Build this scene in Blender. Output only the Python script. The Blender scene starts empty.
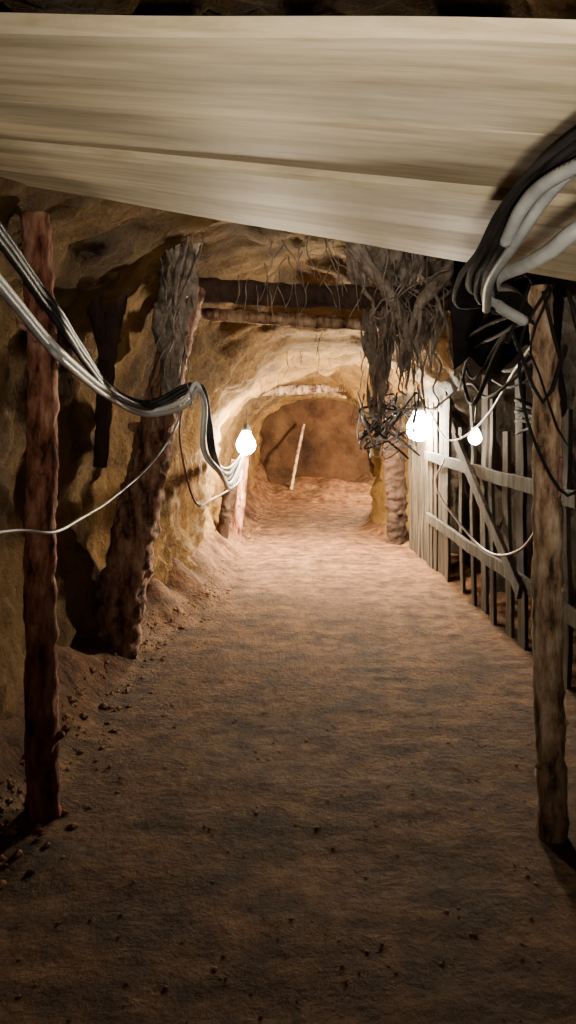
import bpy, math, random
from mathutils import Vector, noise, Matrix
random.seed(7)
S=bpy.context.scene

# ---------------- materials ----------------
def newmat(name):
    m=bpy.data.materials.new(name); m.use_nodes=True
    nt=m.node_tree; b=nt.nodes['Principled BSDF']
    return m,nt,b
def N(nt,t,**k):
    n=nt.nodes.new(t)
    for a,v in k.items():
        if a in n.inputs: n.inputs[a].default_value=v
        else: setattr(n,a,v)
    return n
def noisy(name,stops,scale=4,stretch=(1,1,1),rough=.95,bump=.5,bscale=25,bdist=.03,detail=8,spec=.2,distort=0.0,patch=0.0,pscale=1.2,gain=1.0):
    m,nt,b=newmat(name)
    tc=N(nt,'ShaderNodeTexCoord'); mp=N(nt,'ShaderNodeMapping'); mp.inputs['Scale'].default_value=stretch
    nt.links.new(tc.outputs['Object'],mp.inputs['Vector'])
    n1=N(nt,'ShaderNodeTexNoise'); n1.inputs['Scale'].default_value=scale; n1.inputs['Detail'].default_value=detail
    n1.inputs['Roughness'].default_value=.65; n1.inputs['Distortion'].default_value=distort
    nt.links.new(mp.outputs[0],n1.inputs['Vector'])
    r=N(nt,'ShaderNodeValToRGB'); e=r.color_ramp.elements
    while len(e)<len(stops): e.new(.5)
    for i,(p,c) in enumerate(stops):
        e[i].position=p; e[i].color=(*[q*gain for q in c],1)
    nt.links.new(n1.outputs['Fac'],r.inputs[0]); out=r.outputs[0]
    if patch:
        n3=N(nt,'ShaderNodeTexNoise'); n3.inputs['Scale'].default_value=pscale; n3.inputs['Detail'].default_value=5
        mp2=N(nt,'ShaderNodeMapping'); mp2.inputs['Scale'].default_value=[max(.5,min(3,s)) for s in stretch]
        nt.links.new(tc.outputs['Object'],mp2.inputs['Vector']); nt.links.new(mp2.outputs[0],n3.inputs['Vector'])
        mr=N(nt,'ShaderNodeMapRange'); mr.inputs['From Min'].default_value=.35; mr.inputs['From Max'].default_value=.62
        mr.inputs['To Min'].default_value=1-patch; mr.inputs['To Max'].default_value=1.1
        nt.links.new(n3.outputs['Fac'],mr.inputs['Value'])
        mx=N(nt,'ShaderNodeVectorMath',operation='SCALE')
        nt.links.new(out,mx.inputs[0]); nt.links.new(mr.outputs[0],mx.inputs['Scale']); out=mx.outputs[0]
    nt.links.new(out,b.inputs['Base Color'])
    n2=N(nt,'ShaderNodeTexNoise'); n2.inputs['Scale'].default_value=bscale; n2.inputs['Detail'].default_value=10; n2.inputs['Roughness'].default_value=.7
    nt.links.new(mp.outputs[0],n2.inputs['Vector'])
    bp=N(nt,'ShaderNodeBump'); bp.inputs['Strength'].default_value=bump; bp.inputs['Distance'].default_value=bdist
    nt.links.new(n2.outputs['Fac'],bp.inputs['Height']); nt.links.new(bp.outputs[0],b.inputs['Normal'])
    b.inputs['Roughness'].default_value=rough; b.inputs['Specular IOR Level'].default_value=spec
    return m
M_wall=noisy('earth_wall',[(.3,(.085,.036,.007)),(.5,(.29,.15,.034)),(.72,(.48,.285,.085))],2.6,bscale=9,bump=1,bdist=.08,patch=.5,gain=.55)
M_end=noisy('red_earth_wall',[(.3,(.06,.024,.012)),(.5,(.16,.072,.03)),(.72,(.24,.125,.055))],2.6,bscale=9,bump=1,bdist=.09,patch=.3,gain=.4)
M_wallR=noisy('earth_wall_shade',[(.3,(.008,.006,.005)),(.5,(.022,.015,.01)),(.72,(.04,.03,.02))],2.2,bscale=9,bump=.9,bdist=.05)  # darker earth copy, shade behind the fence put into its colour
M_floor=noisy('earth_floor',[(.33,(.10,.032,.012)),(.5,(.30,.13,.05)),(.7,(.54,.29,.13))],8,bscale=26,bump=1,bdist=.06,patch=.5,pscale=3,gain=.44)
M_plank=noisy('old_plank',[(.28,(.27,.20,.12)),(.48,(.45,.365,.235)),(.7,(.58,.49,.34))],3,(.7,9,2),bscale=10,bump=.15,bdist=.004,rough=.6,distort=.3,patch=.42,pscale=1.6)
M_bark=noisy('pine_bark',[(.38,(.05,.017,.011)),(.5,(.32,.12,.07)),(.64,(.6,.33,.22))],17,(1,1,.28),bscale=30,bump=.9,bdist=.04,gain=1,patch=.3,pscale=4)
M_barkmid=noisy('weathered_bark',[(.38,(.05,.02,.013)),(.5,(.33,.17,.11)),(.64,(.62,.41,.3))],15,(1,1,.28),bscale=26,bump=1,bdist=.05,patch=.3,pscale=3)
M_barkgrey=noisy('grey_bark',[(.38,(.06,.03,.02)),(.5,(.36,.22,.13)),(.64,(.62,.46,.31))],17,(1,1,.3),bscale=28,bump=.9,bdist=.04,patch=.3,pscale=4)
M_dark=noisy('dark_log',[(.3,(.02,.012,.01)),(.55,(.09,.05,.035)),(.75,(.17,.1,.07))],8,(1,1,.3),bscale=22,bump=1,bdist=.04,gain=.7)  # dark brown log colour
M_pier=noisy('darker_log',[(.3,(.02,.01,.007)),(.55,(.07,.035,.02)),(.75,(.13,.07,.04))],8,(1,1,.3),bscale=22,bump=1,bdist=.05,gain=.5)  # still darker brown log colour
M_root=noisy('root_fibre',[(.3,(.06,.042,.032)),(.5,(.26,.205,.16)),(.75,(.55,.46,.38))],12,bscale=50,bump=1,bdist=.03)
M_fence=noisy('weathered_board',[(.3,(.07,.045,.028)),(.5,(.26,.185,.12)),(.72,(.46,.36,.25))],7,(3,3,.4),bscale=30,bump=.6,bdist=.012,gain=.2,patch=.6,pscale=3)
M_black=noisy('black_rubber',[(.3,(.006,.006,.007)),(.7,(.02,.02,.024))],10,bump=.1,rough=.5,spec=.3)
M_matt=noisy('cable_black_and_shade',[(.3,(.006,.005,.005)),(.7,(.018,.015,.014))],10,bump=.3,rough=.9,spec=.1)  # matt cable black, also on the sheet standing in for shade
M_grey=noisy('grey_cable',[(.3,(.2,.2,.2)),(.7,(.4,.39,.37))],10,bump=.1,rough=.45,spec=.5)
M_white=noisy('white_conduit',[(.3,(.42,.42,.40)),(.7,(.65,.65,.62))],10,bump=.1,rough=.45,spec=.5)
M_red=noisy('red_cable',[(.3,(.14,.05,.045)),(.7,(.32,.15,.13))],10,bump=.1,rough=.5)
def emit(name,col,s):
    m,nt,b=newmat(name); b.inputs['Base Color'].default_value=(1,1,1,1)
    b.inputs['Emission Color'].default_value=(*col,1); b.inputs['Emission Strength'].default_value=s
    return m

# ---------------- mesh helpers ----------------
class MB:
    def __init__(s): s.v=[];s.f=[];s.m=[];s.mats=[]
    def mi(s,mat):
        if mat not in s.mats: s.mats.append(mat)
        return s.mats.index(mat)
    def obj(s,name,smooth=True,parent=None):
        me=bpy.data.meshes.new(name); me.from_pydata([tuple(p) for p in s.v],[],s.f)
        for m in s.mats: me.materials.append(m)
        me.polygons.foreach_set('material_index',s.m)
        me.polygons.foreach_set('use_smooth',[smooth]*len(s.f)); me.update()
        o=bpy.data.objects.new(name,me); S.collection.objects.link(o)
        if parent: o.parent=parent
        return o
def cr(pts,n):
    P=[Vector(p) for p in pts]; P=[P[0]*2-P[1]]+P+[P[-1]*2-P[-2]]; out=[]
    for i in range(1,len(P)-2):
        a,b,c,d=P[i-1:i+3]
        for k in range(n):
            t=k/n
            out.append(.5*((2*b)+(c-a)*t+(2*a-5*b+4*c-d)*t*t+(3*b-a-3*c+d)*t**3))
    out.append(P[-2]); return out
def lerp_list(L,t):
    x=t*(len(L)-1); i=min(int(x),len(L)-2); return L[i]+(L[i+1]-L[i])*(x-i)
def tube(mb,pts,rad,mat,seg=8,step=.05,nz=0.0,nsc=6,ring=0,seed=0,wob=0):
    L=sum((Vector(pts[i+1])-Vector(pts[i])).length for i in range(len(pts)-1))
    n=max(2,int(L/step/(len(pts)-1))); C=cr(pts,n)
    if wob: C=[p+noise.noise_vector(p*9+Vector((seed*2.7,0,seed)))*wob for p in C]
    if not isinstance(rad,(list,tuple)): rad=[rad,rad]
    base=len(mb.v); mi=mb.mi(mat)
    up=Vector((0,0,1)); t0=(C[1]-C[0]).normalized()
    if abs(t0.z)>.9: up=Vector((0,1,0))
    u=(up-t0*up.dot(t0)).normalized()
    sv=Vector((seed*3.1,seed*1.7,seed*.9))
    for i,p in enumerate(C):
        t=(C[min(i+1,len(C)-1)]-C[max(i-1,0)]).normalized()
        u=(u-t*u.dot(t)).normalized(); w=t.cross(u)
        r=lerp_list(rad,i/(len(C)-1))
        if ring and i%2: r*=ring
        for k in range(seg):
            a=2*math.pi*k/seg; d=u*math.cos(a)+w*math.sin(a)
            rr=r
            if nz: rr=r*(1+nz*noise.fractal((p+d*r)*nsc+sv,1,2,4))
            mb.v.append(p+d*rr)
    for i in range(len(C)-1):
        for k in range(seg):
            a=base+i*seg+k; b=base+i*seg+(k+1)%seg
            mb.f.append((a,b,b+seg,a+seg)); mb.m.append(mi)
    mb.f.append(tuple(base+k for k in range(seg))[::-1]); mb.m.append(mi)
    e=base+(len(C)-1)*seg
    mb.f.append(tuple(e+k for k in range(seg))); mb.m.append(mi)
def log(name,pts,rad,mat,nz=.2,seed=0,knots=4,seg=30,nsc=14):
    mb=MB(); tube(mb,pts,rad,mat,seg=seg,step=.013,nz=nz,nsc=nsc,seed=seed)
    C=cr(pts,12); rn=random.Random(seed+5)
    r0=rad if not isinstance(rad,(list,tuple)) else sum(rad)/len(rad)
    for k in range(knots):
        p=C[rn.randrange(3,len(C)-3)]; a=rn.uniform(0,6.28)
        d=Vector((math.cos(a),math.sin(a),rn.uniform(.1,.5)))
        tube(mb,[p+d*r0*.6,p+d*r0*1.1,p+d*r0*(1.3+rn.random()*.15)],[r0*.35,r0*.25,r0*.15],mat,seg=8,step=.02,nz=.3)
    return mb.obj(name)
def box(mb,c,size,mat,rot=None,nz=0,sub=6):
    mi=mb.mi(mat); sx,sy,sz=[s/2 for s in size]; ax=max(range(3),key=lambda i:size[i])
    oth=[i for i in range(3) if i!=ax]; base=len(mb.v); h=[sx,sy,sz]
    R=rot or Matrix.Identity(3); bev=min(h[oth[0]],h[oth[1]])*.25
    prof=[]
    for s1,s2 in ((-1,-1),(1,-1),(1,1),(-1,1)):
        a=h[oth[0]]*s1; b=h[oth[1]]*s2
        if s1*s2>0: prof+= [(a,b-bev*s2),(a-bev*s1,b)]
        else: prof+= [(a-bev*s1,b),(a,b-bev*s2)]
    for i in range(sub+1):
        t=-1+2*i/sub
        for (a,b) in prof:
            p=[0,0,0]; p[ax]=h[ax]*t; p[oth[0]]=a; p[oth[1]]=b
            q=R@Vector(p)+Vector(c)
            if nz: q=q+noise.noise_vector(q*2.3)*nz
            mb.v.append(q)
    n=len(prof)
    for i in range(sub):
        for k in range(n):
            a=base+i*n+k;b=base+i*n+(k+1)%n
            mb.f.append((a,b,b+n,a+n)); mb.m.append(mi)
    mb.f.append(tuple(base+k for k in range(n))[::-1]); mb.m.append(mi)
    mb.f.append(tuple(base+sub*n+k for k in range(n))); mb.m.append(mi)

# ---------------- tunnel shell ----------------
SEC=[(-1.6,-1.35,1.9,2.65,1.6),(3,-1.3,1.9,2.65,1.6),(4.4,-1.27,1.9,2.65,1.6),(5.3,-1.2,1.9,2.6,1.5),(5.9,-1.02,1.85,2.5,1.4),(6.5,-.9,1.75,2.2,1.0),
(7.0,-.86,1.7,2.1,.95),(9.0,-.85,1.65,2.05,.95),(9.7,-.84,1.5,2.0,.95),(10.1,-.82,1.25,2.0,.95),(11,-.78,1.25,1.97,1.0),(12,-.72,1.35,1.95,1.1),(12.7,-.68,1.85,1.95,1.1),(14.5,-.6,1.85,1.9,1.1),(15.4,-.55,1.6,1.9,1.1),(15.7,-.55,1.4,1.9,1.1)]
def sec(y):
    for i in range(len(SEC)-1):
        a,b=SEC[i],SEC[i+1]
        if y<=b[0] or i==len(SEC)-2:
            t=max(0,min(1,(y-a[0])/(b[0]-a[0]))); t=t*t*(3-2*t) if b[0]-a[0]<1 else t
            return [a[k]+(b[k]-a[k])*t for k in range(1,5)]
def shell_pt(y,t):
    xl,xr,zt,zs=sec(y); cx=(xl+xr)/2; hw=(xr-xl)/2
    if t<.3: p=Vector((xl,y,-.15+(zs+.15)*t/.3)); n=Vector((1,0,0))
    elif t>.7: p=Vector((xr,y,-.15+(zs+.15)*(1-t)/.3)); n=Vector((-1,0,0))
    else:
        a=math.pi*(1-(t-.3)/.4); c,s=math.cos(a),math.sin(a)
        e=.95
        p=Vector((cx+hw*math.copysign(abs(c)**e,c),y,zs+(zt-zs)*abs(s)**e)); n=Vector((-c,0,-s))
    d=.12*noise.fractal(p*1.3,1,2,5)+.07*abs(noise.fractal(p*3.5+Vector((5,0,0)),1,2,4))+.02*noise.noise(p*9)+.012*noise.noise(p*22)
    return p+n*d+Vector((0,d*.6,0))
Y0,Y1=-1.6,15.7; NY=560; NT=180
def shell(name,t0,t1,mat):
    mb=MB(); mi=mb.mi(mat); ks=range(round(t0*NT),round(t1*NT)+1); w=len(ks)
    for j in range(NY+1):
        y=Y0+(Y1-Y0)*j/NY
        for k in ks: mb.v.append(shell_pt(y,k/NT))
    m2=mb.mi(M_wall)
    for j in range(NY):
        y=Y0+(Y1-Y0)*j/NY
        for k in range(w-1):
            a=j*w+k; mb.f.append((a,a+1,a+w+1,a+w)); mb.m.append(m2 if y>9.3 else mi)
    return mb.obj(name)
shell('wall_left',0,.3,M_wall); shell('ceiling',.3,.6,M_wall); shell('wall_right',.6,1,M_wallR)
def endwall(name,y,s,mat):
    mb=MB(); mi=mb.mi(mat); n=60
    for i in range(n+1):
        for k in range(n+1):
            p=Vector((-2.2+4.6*i/n,y,-.2+3.2*k/n)); p.y+=s*(.18*noise.fractal(p*1.4,1,2,5)); mb.v.append(p)
    for i in range(n):
        for k in range(n):
            a=i*(n+1)+k; mb.f.append((a,a+n+1,a+n+2,a+1)); mb.m.append(mi)
    mb.obj(name)
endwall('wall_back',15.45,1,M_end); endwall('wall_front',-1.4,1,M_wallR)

def smooth(t): t=max(0,min(1,t)); return t*t*(3-2*t)
def floor_z(x,y):
    xl,xr,_,_=sec(y)
    z=.018*noise.fractal(Vector((x*1.2,y*1.2,0)),1,2,4)+.005*noise.fractal(Vector((x*6,y*8,3)),1,2,4)
    z+=.005*noise.noise(Vector((x*1.6,y*9,8)))
    z+=.28*smooth((xl+.38-x)/.42)*(1+.6*noise.noise(Vector((x*3,y*3,1))))
    z+=.12*smooth((x-(xr-.3))/.3)
    z+=.24*smooth((y-13.4)/1.4)*(1+.6*noise.noise(Vector((x*2,y*2,4))))
    return z
mb=MB(); mi=mb.mi(M_floor); nx,ny=150,700
for j in range(ny+1):
    for i in range(nx+1):
        x=-1.75+4.0*i/nx; y=Y0+(Y1-Y0)*j/ny
        mb.v.append(Vector((x,y,floor_z(x,y))))
for j in range(ny):
    for i in range(nx):
        a=j*(nx+1)+i; mb.f.append((a,a+1,a+nx+2,a+nx+1)); mb.m.append(mi)
mb.obj('floor')
M_peb=noisy('stone_chips',[(.3,(.09,.036,.018)),(.7,(.28,.15,.075))],20,bump=.4)
mb=MB(); mi=mb.mi(M_peb)
ico=[(0,0,1),(.9,0,.3),(.28,.85,.3),(-.72,.53,.3),(-.72,-.53,.3),(.28,-.85,.3),(.72,.53,-.4),(-.28,.85,-.4),(-.9,0,-.4),(-.28,-.85,-.4),(.72,-.53,-.4),(0,0,-.9)]
icf=[(0,1,2),(0,2,3),(0,3,4),(0,4,5),(0,5,1),(1,6,2),(2,7,3),(3,8,4),(4,9,5),(5,10,1),(2,6,7),(3,7,8),(4,8,9),(5,9,10),(1,10,6),(11,7,6),(11,8,7),(11,9,8),(11,10,9),(11,6,10)]
for k in range(3000):
    edge=random.random()<.4
    y=1.6+random.random()**1.4*12; xl,xr,_,_=sec(y)
    x=random.uniform(xl+.15,xr-.3) if not edge else xl+.2+abs(random.gauss(0,.13))
    r=.003+abs(random.gauss(0,.010 if edge else .003)); r=min(r,.03 if edge else .01); z=floor_z(x,y)
    b=len(mb.v); sx,sy,sz=[r*random.uniform(.7,1.3) for _ in range(3)]
    for p in ico: mb.v.append(Vector((x+p[0]*sx,y+p[1]*sy,z+r*.1+p[2]*sz*.6)))
    for f in icf: mb.f.append(tuple(b+i for i in f)); mb.m.append(mi)
mb.obj('gravel',smooth=False)

# ---------------- plank roof ----------------
mb=MB(); mi=mb.mi(M_plank)
def roof(x,t):
    zl=2.18+(2.31-2.18)*t; zr=2.105+(1.95-2.105)*t
    u=(x+1.0)/2.05
    return Vector((x,1.34+1.51*t+(-.10*(u-.5))*(1-t),zl+(zr-zl)*u))
edges=[0,.27,.52,.75,1.0]
for q in range(len(edges)-1):
    a,b=edges[q]+.006,edges[q+1]-.006; dz=[0,.014,-.004,.014][q]; n=24; base=len(mb.v)
    for i in range(n+1):
        x=-1.2+2.55*i/n
        w=.005*noise.noise(Vector((x*2,q*7,0))); ew=.004*noise.noise(Vector((x*3,q*5,4)))
        for (t,h) in ((a+ew,0.010),(a+.010+ew,0),((a+b)/2,-.003),(b-.010+ew,0),(b+ew,.010),(b,.03),(a,.03)):
            p=roof(x,t); p.z+=h+dz+w; mb.v.append(p)
    for i in range(n):
        for k in range(7):
            c=base+i*7+k; d=base+i*7+(k+1)%7
            mb.f.append((c,d,d+7,c+7)); mb.m.append(mi)
    mb.f.append(tuple(base+k for k in range(7))); mb.m.append(mi)
    mb.f.append(tuple(base+n*7+k for k in range(7))); mb.m.append(mi)
mb.obj('plank_roof',smooth=False)

# ---------------- timbers ----------------
log('timber_post',[(-.915,3,-.05),(-.93,3,.9),(-.92,3.0,1.6),(-.945,3,2.25)],[.064,.058,.056,.055],M_bark,seed=1)
log('timber_post',[(.945,2.86,-.05),(.93,2.87,.8),(.925,2.86,1.5),(.90,2.86,1.96)],[.052,.052,.047,.043],M_barkgrey,seed=2,knots=6)
log('leaning_log',[(-1.09,4.9,-.02),(-.97,4.93,.65),(-.85,4.95,1.25),(-.72,4.95,1.85),(-.6,4.95,2.3)],[.145,.14,.12,.1,.09],M_barkmid,seed=3,knots=5,seg=40)
log('leaning_log',[(-.60,4.72,2.62),(-.68,4.72,2.25),(-.70,4.7,1.95),(-.68,4.7,1.6)],[.10,.09,.08,.045],M_root,nz=.4,seed=4,nsc=7)
log('leaning_log',[(-.90,4.5,2.62),(-.97,4.55,2.2),(-1.04,4.6,1.8),(-1.08,4.6,1.2)],[.06,.06,.05,.04],M_dark,seed=5,knots=2)
log('leaning_log',[(-1.12,4.2,2.6),(-1.06,4.3,2.2),(-1.0,4.4,1.8)],[.05,.05,.03],M_dark,seed=6,knots=2)
log('leaning_log',[(-.66,5.35,2.5),(-.88,5.3,1.5),(-1.0,5.25,.9),(-1.08,5.2,.0)],[.05,.06,.065,.07],M_dark,seed=26,knots=2)
log('timber_crossbeam',[(-.75,5.0,2.30),(0,5.0,2.25),(.6,5.0,2.23),(1.6,5.0,2.22)],[.08,.07,.075,.07],M_dark,seed=7)
log('timber_crossbeam',[(-.7,5.3,2.18),(0,5.3,2.13),(.55,5.35,2.1)],[.04,.045,.04],M_barkgrey,seed=8)
log('timber_crossbeam',[(-.7,11,1.80),(.2,11,1.85),(1.25,11,1.92)],[.06,.065,.06],M_barkgrey,seed=9)
log('timber_prop',[(-.76,8.9,0),(-.68,8.9,.5),(-.58,8.9,1.0)],[.07,.065,.055],M_pier,seed=11)
log('timber_prop',[(-.62,9.6,0),(-.56,9.6,.6),(-.5,9.6,1.25)],[.06,.06,.05],M_bark,seed=12)
log('timber_post',[(1.28,9.35,0),(1.24,9.35,1.0),(1.12,9.35,1.98)],[.11,.12,.13],M_pier,nz=.3,seed=14)
log('wooden_stick',[(.04,14.3,.1),(.16,14.7,.7),(.30,15.2,1.32)],[.03,.028,.025],M_barkgrey,seed=16,knots=2)

# ---------------- fence ----------------
mb=MB(); 
A=Vector((1.38,9.1,0)); B=Vector((1.55,4.0,0)); D=(B-A).normalized(); ang=math.atan2(D.y,D.x)
s=0; L=(B-A).length; rn=random.Random(3)
while s<L:
    dense=s<1.9
    w=rn.uniform(.10,.16) if dense else rn.uniform(.07,.15)
    h=rn.uniform(1.65,1.9) if dense else rn.uniform(1.35,1.85)
    p=A+D*(s+w/2); R=Matrix.Rotation(ang,3,'Z')@Matrix.Rotation(rn.uniform(-.05,.05),3,'Y')
    box(mb,(p.x+rn.uniform(-.015,.015),p.y,h/2-.03),(w,.025,h),M_fence,R,nz=.02)
    s+=w+(rn.uniform(.005,.03) if dense else rn.uniform(.12,.32))
for z0,z1 in ((.42,.5),(1.05,1.1)):
    c=A+D*(L*.6); box(mb,(c.x-.04,c.y,(z0+z1)/2),(L*.75,.035,.09),M_fence,Matrix.Rotation(ang,3,'Z')@Matrix.Rotation((z1-z0)/L,3,'Y'),nz=.015,sub=14)
p=A+D*3.3; box(mb,(p.x-.075,p.y,.85),(1.9,.03,.1),M_fence,Matrix.Rotation(ang,3,'Z')@Matrix.Rotation(.5,3,'Y'),nz=.01)
mb.obj('wooden_fence',smooth=False)

# ---------------- roots / rags ----------------
def drape(mb,top,bot,wt,wb,mat,seed,depth=.12,folds=5,rag=.6):
    nu,nv=70,70; base=len(mb.v); mi=mb.mi(mat); T=Vector(top); Bt=Vector(bot)
    for j in range(nv+1):
        v=j/nv; c=T.lerp(Bt,v); w=wt+(wb-wt)*smooth(v*1.2)
        for i in range(nu+1):
            u=i/nu; a=math.pi*(u*1.5-.25)
            f=1+.3*math.sin(u*folds*6.28+seed+4*v+2*noise.noise(Vector((v*3,u,seed))))+rag*noise.fractal(Vector((u*5,v*4,seed)),1,2,4)
            x=c.x-w*math.cos(a)*.5*(.8+.2*f)+.09*noise.noise(Vector((v*4,u,seed+3))); y=c.y-depth*math.sin(a)*f
            z=c.z-(.3*noise.fractal(Vector((u*6,0,seed+9)),1,2,3)*v)
            mb.v.append(Vector((x,y,z)))
    for j in range(nv):
        for i in range(nu):
            a=base+j*(nu+1)+i
            if noise.noise(Vector((i*.13,j*.07,seed*2)))<-.25: continue
            mb.f.append((a,a+1,a+nu+2,a+nu+1)); mb.m.append(mi)
mb=MB(); rn=random.Random(11)
drape(mb,(.52,4.85,2.62),(.62,5.5,1.55),.34,.12,M_root,1)
drape(mb,(.74,4.95,2.62),(.80,5.4,1.75),.3,.10,M_root,5)
drape(mb,(1.0,4.95,2.62),(.94,5.4,2.0),.32,.08,M_root,2)
tube(mb,[(.85,5.2,2.62),(.72,5.3,2.3),(.66,5.4,2.0),(.62,5.6,1.6),(.64,5.7,1.25)],[.08,.07,.06,.045,.02],M_root,seg=14,nz=.7,nsc=8)
tube(mb,[(.36,4.8,2.62),(.48,4.8,2.4),(.64,4.85,2.2),(.76,4.95,1.9)],[.05,.045,.035,.02],M_root,seg=12,nz=.7,nsc=8,seed=3)
tube(mb,[(1.12,4.8,2.62),(1.0,4.8,2.4),(.82,4.85,2.2),(.72,4.95,1.9)],[.045,.045,.03,.02],M_root,seg=12,nz=.7,nsc=8,seed=4)
for k in range(60):
    x0=rn.uniform(.3,1.15); x1=.5+.45*rn.random(); x2=x1+rn.uniform(-.1,.15)
    y=rn.uniform(4.72,5.3); zb=rn.uniform(1.45,2.1)
    pts=[(x0,y,2.6),(x0*.7+x1*.3,y,2.38),(x1,y+.02,2.12),(x1*.5+x2*.5,y+.1,(2.1+zb)/2),(x2,y+.2,zb)]
    r=rn.choice([.002,.003,.004,.005,.012])
    tube(mb,pts,[r*1.3,r,r*.9,r*.4],M_root,seg=6,step=.025,nz=.5,nsc=12,seed=k,wob=.045)
for k in range(50):
    x0=rn.uniform(-.3,1.2); z0=rn.uniform(2.25,2.6); l=rn.uniform(.08,.35)
    dx=rn.uniform(-.12,.16)
    tube(mb,[(x0,4.85,z0),(x0+dx*.5,4.8,z0-l*.5),(x0+dx,4.82,z0-l)],[.004,.002],M_root,seg=5,step=.025,nz=.4,seed=k,wob=.03)
mb.obj('hanging_roots')
mb=MB()
drape(mb,(-.60,4.65,2.6),(-.68,4.66,1.62),.2,.08,M_root,4,depth=.06,folds=1,rag=.3)
for k in range(5):
    x0=-.62+rn.uniform(-.18,.2); x1=-.63+rn.uniform(-.14,.12); y=rn.uniform(4.5,4.58)
    tube(mb,[(x0,y,2.6),((x0+x1)/2,y-.03,2.15),(x1,y-.03,1.8),(x1+rn.uniform(-.1,.08),y,rn.uniform(1.4,1.7))],[.006,.004,.002],M_root,seg=6,step=.025,nz=.5,seed=k+40,wob=.03)
mb.obj('hanging_roots')
mb=MB()
for k in range(70):
    y=rn.uniform(6.3,12); xl,xr,zt,zs=sec(y); x=rn.uniform(-.5,1.2); l=rn.uniform(.05,.22)
    zt-=.35*((x-(xl+xr)/2)/((xr-xl)/2))**2
    tube(mb,[(x,y,zt),(x+rn.uniform(-.04,.04),y,zt-l*.5),(x+rn.uniform(-.06,.06),y,zt-l-.05)],[.004,.002],M_dark,seg=4,nz=.3,seed=k)
mb.obj('hanging_roots')

# ---------------- cables ----------------
mb=MB()
for dx,dz,m,r in ((0,0,M_black,.016),(.012,-.04,M_black,.013),(-.01,.04,M_black,.011)):
    tube(mb,[(-.92+dx,2.3,2.14+dz),(-.90+dx,2.6,2.036+dz),(-.88+dx,2.86,1.93+dz),(-.84+dx,3.0,1.84+dz),(-.90+dx,3.5,1.77+dz),(-.90+dx,4.1,1.62+dz*.6),(-.78+dx,4.55,1.555+dz*.4),(-.59+dx,4.6,1.65+dz*.4),(-.51+dx,4.7,1.66),(-.475+dx,4.75,1.47),(-.455+dx,4.9,1.25),(-.45,6,1.06+dz),(-.47,8.5,1.1)],r,m,seg=8,step=.04)
for dx,dz,m,r in ((0,0,M_white,.014),(.01,-.035,M_grey,.013)):
    tube(mb,[(-.92+dx,2.3,2.0+dz),(-.897+dx,2.6,1.89+dz),(-.87+dx,2.86,1.785+dz),(-.835+dx,3.0,1.72+dz),(-.90+dx,3.9,1.63+dz),(-.82+dx,4.5,1.52+dz*.5),(-.6+dx,4.55,1.58+dz),(-.53+dx,4.6,1.68+dz),(-.49+dx,4.65,1.55),(-.50+dx,4.7,1.3),(-.43+dx,4.9,1.16),(-.42,6,1.0+dz),(-.45,8.5,1.15)],r,m,seg=8,step=.04)
tube(mb,[(-.97,2.3,1.14),(-.92,2.7,1.11),(-.85,2.9,1.075),(-.86,3.3,1.07),(-.845,3.8,1.096),(-.742,4.3,1.231),(-.64,4.6,1.44),(-.62,4.62,1.62)],.006,M_grey,seg=7)
tube(mb,[(-.6,4.6,1.6),(-.62,4.6,1.35),(-.55,4.7,1.0),(-.5,5.2,.95),(-.52,8.6,.8),(-.5,8.8,1.1)],.007,M_red,seg=7)
mb.obj('cable_bundle')

mb=MB(); rn=random.Random(5)
for k in range(8):
    o=rn.uniform(-.035,.03); o2=rn.uniform(-.03,.025)
    tube(mb,[(.62+o,1.0,2.02+o2),(.52+o,1.42,1.985+o2),(.505+o,1.6,1.975+o2),(.49+o,1.75,1.94+o2),(.485+o,1.9,1.89+o2),(.51+o*1.5,2.15,1.87+o2),(.6+o*2,2.5,1.85+o2*2),(.78+o,2.78,1.88+o2*2),(.98,2.95+o,1.75),(1.1+o,3.3,1.5),(1.2,4.2,1.5+o*3)],rn.choice([.008,.010,.013]),M_grey if k==3 else M_matt,seg=8,step=.04)
for k in range(3):
    cx=.9+rn.uniform(-.05,.08); w=rn.uniform(.08,.16); zb=rn.uniform(1.15,1.55); y=2.76+rn.uniform(-.05,.03)
    tube(mb,[(cx-w*.4,y,1.95),(cx-w+rn.uniform(-.04,.04),y,1.75),(cx-w*.9,y+.03,zb+.15+rn.uniform(-.05,.1)),(cx,y-.03,zb),(cx+w*.9,y,zb+.2),(cx+w*.7,y,1.7),(cx+w*.1,y,1.93)],rn.choice([.004,.006,.007]),M_matt,seg=7)
tube(mb,[(1.25,6.4,1.15),(1.1,5.9,.95),(1.2,5.0,.68),(1.15,4.0,.82),(.98,2.95,1.2),(.95,2.78,1.35)],.007,M_red,seg=7)
tube(mb,[(1.3,7.5,1.6),(1.3,6.5,1.3),(1.33,5.5,1.45),(1.2,4.2,1.75),(1.0,3.1,1.85)],.007,M_grey,seg=7)
tube(mb,[(1.28,8.0,1.8),(1.2,6.8,1.55),(1.25,5.6,1.72),(1.1,4.4,1.6),(1.0,3.1,1.75)],.009,M_matt,seg=7)
for k in range(10):
    a=rn.uniform(.85,1.2); z=rn.uniform(1.75,2.2)
    tube(mb,[(.95,3.0,1.9),(a,3.6,z-.05),(a+.05,4.4,z-rn.uniform(.0,.4)),(a+.2,5.4,z+rn.uniform(-.3,.1))],rn.choice([.008,.012,.02]),M_matt,seg=7)
mb.obj('cable_coil')
mb=MB()
tube(mb,[(.60,1.2,1.86),(.585,1.6,1.875),(.59,1.8,1.87),(.592,2.0,1.875),(.6,2.3,1.89),(.66,2.55,1.86),(.8,2.72,1.82)],.019,M_white,seg=14,step=.006,ring=.72)
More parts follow.
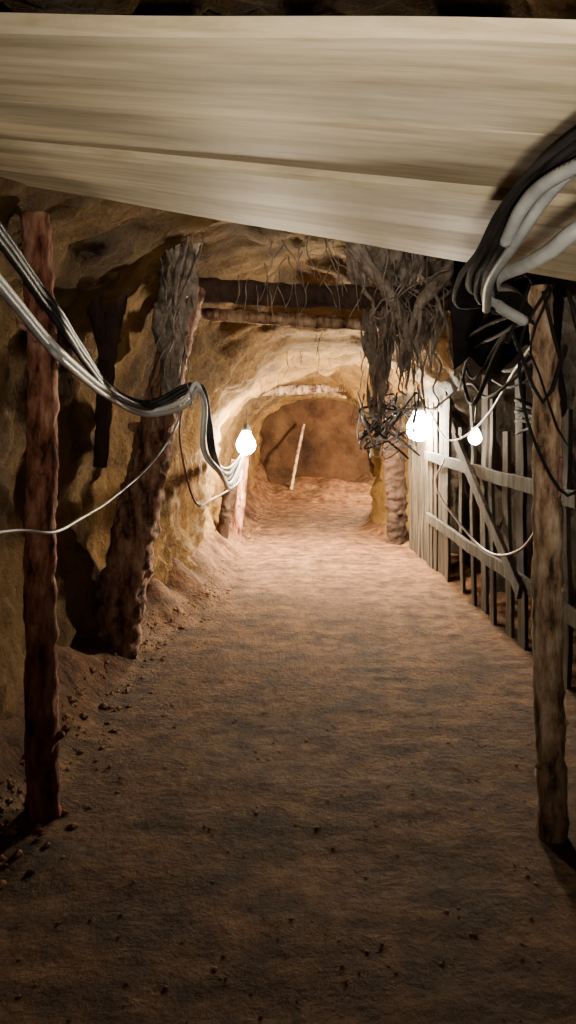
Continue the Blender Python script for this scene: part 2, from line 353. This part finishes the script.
tube(mb,[(.56,1.2,1.93),(.50,1.5,1.945),(.485,1.65,1.93),(.49,1.8,1.89)],.015,M_grey,seg=14,step=.006,ring=.72)
tube(mb,[(.60,1.2,1.98),(.53,1.45,1.955),(.515,1.62,1.93),(.51,1.8,1.885),(.53,2.1,1.85),(.62,2.5,1.83)],.013,M_grey,seg=12,step=.006,ring=.72)
mb.obj('corrugated_hose')
mb=MB(); mi=mb.mi(M_matt); n=50  # dark sheet added where the upper right is only shade
for j in range(n+1):
    for i in range(n+1):
        u=i/n; v=j/n
        x=.88+.75*u; y=4.25+.55*u+.05*math.sin(u*22+3*v)+.07*noise.fractal(Vector((u*3,v*3,2)),1,2,4)
        z=2.42-(.68+.3*noise.noise(Vector((u*4,1,1))))*v*(1-.15*u)
        mb.v.append(Vector((x,y,z)))
for j in range(n):
    for i in range(n):
        a=j*(n+1)+i; mb.f.append((a,a+1,a+n+2,a+n+1)); mb.m.append(mi)
mb.obj('shade_sheet')
mb=MB()
for k in range(22):
    p=[Vector((.60+rn.uniform(-.12,.3),5.5+rn.uniform(-.1,.2),1.52+rn.uniform(-.32,.15))) for _ in range(4)]
    tube(mb,p,rn.choice([.004,.006,.008]),rn.choice([M_red,M_red,M_white,M_black,M_grey]),seg=6,step=.03)
mb.obj('wire_tangle')

# ---------------- lamps and added fills ----------------
def lamp(loc,power,col,r=.05,hang=.25):
    e=bpy.data.objects.new('hanging_lamp',None); S.collection.objects.link(e); e.location=loc
    mb=MB(); L=power/(math.pi*4*math.pi*r*r); m=emit('bulb_glow',col,L)
    prof=[(0,-r),(.38*r,-.92*r),(.71*r,-.71*r),(.92*r,-.38*r),(r,0),(.92*r,.4*r),(.72*r,.8*r),(.5*r,1.2*r),(.4*r,1.5*r)]
    n=12; mi=mb.mi(m)
    for (a,z) in prof:
        for k in range(n): t=6.2832*k/n; mb.v.append(Vector((a*math.cos(t),a*math.sin(t),z)))
    for i in range(len(prof)-1):
        for k in range(n):
            a=i*n+k;b=i*n+(k+1)%n; mb.f.append((a,b,b+n,a+n)); mb.m.append(mi)
    mb.obj('bulb',parent=e)
    mb=MB(); tube(mb,[(0,0,1.45*r),(0,0,1.8*r),(0,0,2.3*r)],[.42*r,.45*r,.25*r],M_black,seg=12)
    tube(mb,[(0,0,2.2*r),(.01,0,hang*.8),(.0,0,hang)],.006,M_black,seg=6)
    mb.obj('socket_and_cord',parent=e)
lamp((-.46,8.75,1.17),750,(1,.82,.54),.105,.4)
lamp((1.29,7.9,1.36),1000,(1,.85,.62),.12,.5)
lamp((1.38,5.9,1.33),10,(1,.9,.75),.05,.3)
lamp((1.6,13.3,1.3),1000,(1,.80,.55),.07,.3)

def spot(loc,tgt,power,col,size,rad):
    l=bpy.data.lights.new('unseen_spot','SPOT'); l.energy=power; l.color=col; l.spot_size=size; l.spot_blend=1; l.shadow_soft_size=rad
    o=bpy.data.objects.new('unseen_spot',l); S.collection.objects.link(o); o.location=loc
    o.rotation_euler=(Vector(tgt)-Vector(loc)).to_track_quat('-Z','Y').to_euler()
spot((.12,.05,1.42),(.5,1.6,2.1),210,(1,.91,.76),math.radians(108),.05)
spot((.1,3.1,2.42),(.1,5.2,2.15),60,(1,.85,.68),math.radians(90),.08)  # added fill for the roots, hidden above the plank roof
spot((.35,8.8,1.9),(.35,8.7,0),2100,(1,.80,.55),math.radians(125),.15)  # added downward spot to brighten the floor, no fixture
l=bpy.data.lights.new('camera_fill','POINT'); l.energy=1.0; l.color=(1,.68,.58); l.shadow_soft_size=.15  # added weak fill near the camera, no real source
o=bpy.data.objects.new('camera_fill',l); S.collection.objects.link(o); o.location=(.1,-.2,1.8)

w=bpy.data.worlds.new('w'); S.world=w; w.use_nodes=True
w.node_tree.nodes['Background'].inputs[0].default_value=(.3,.25,.3,1); w.node_tree.nodes['Background'].inputs[1].default_value=.02

cam=bpy.data.cameras.new('camera'); co=bpy.data.objects.new('camera',cam); S.collection.objects.link(co)
cam.sensor_fit='VERTICAL'; cam.sensor_height=24; cam.lens=24*800/1024; cam.shift_y=-(512-415)/1024
co.location=(0,0,1.5); co.rotation_euler=(math.pi/2,0,0); cam.clip_start=.02
S.camera=co
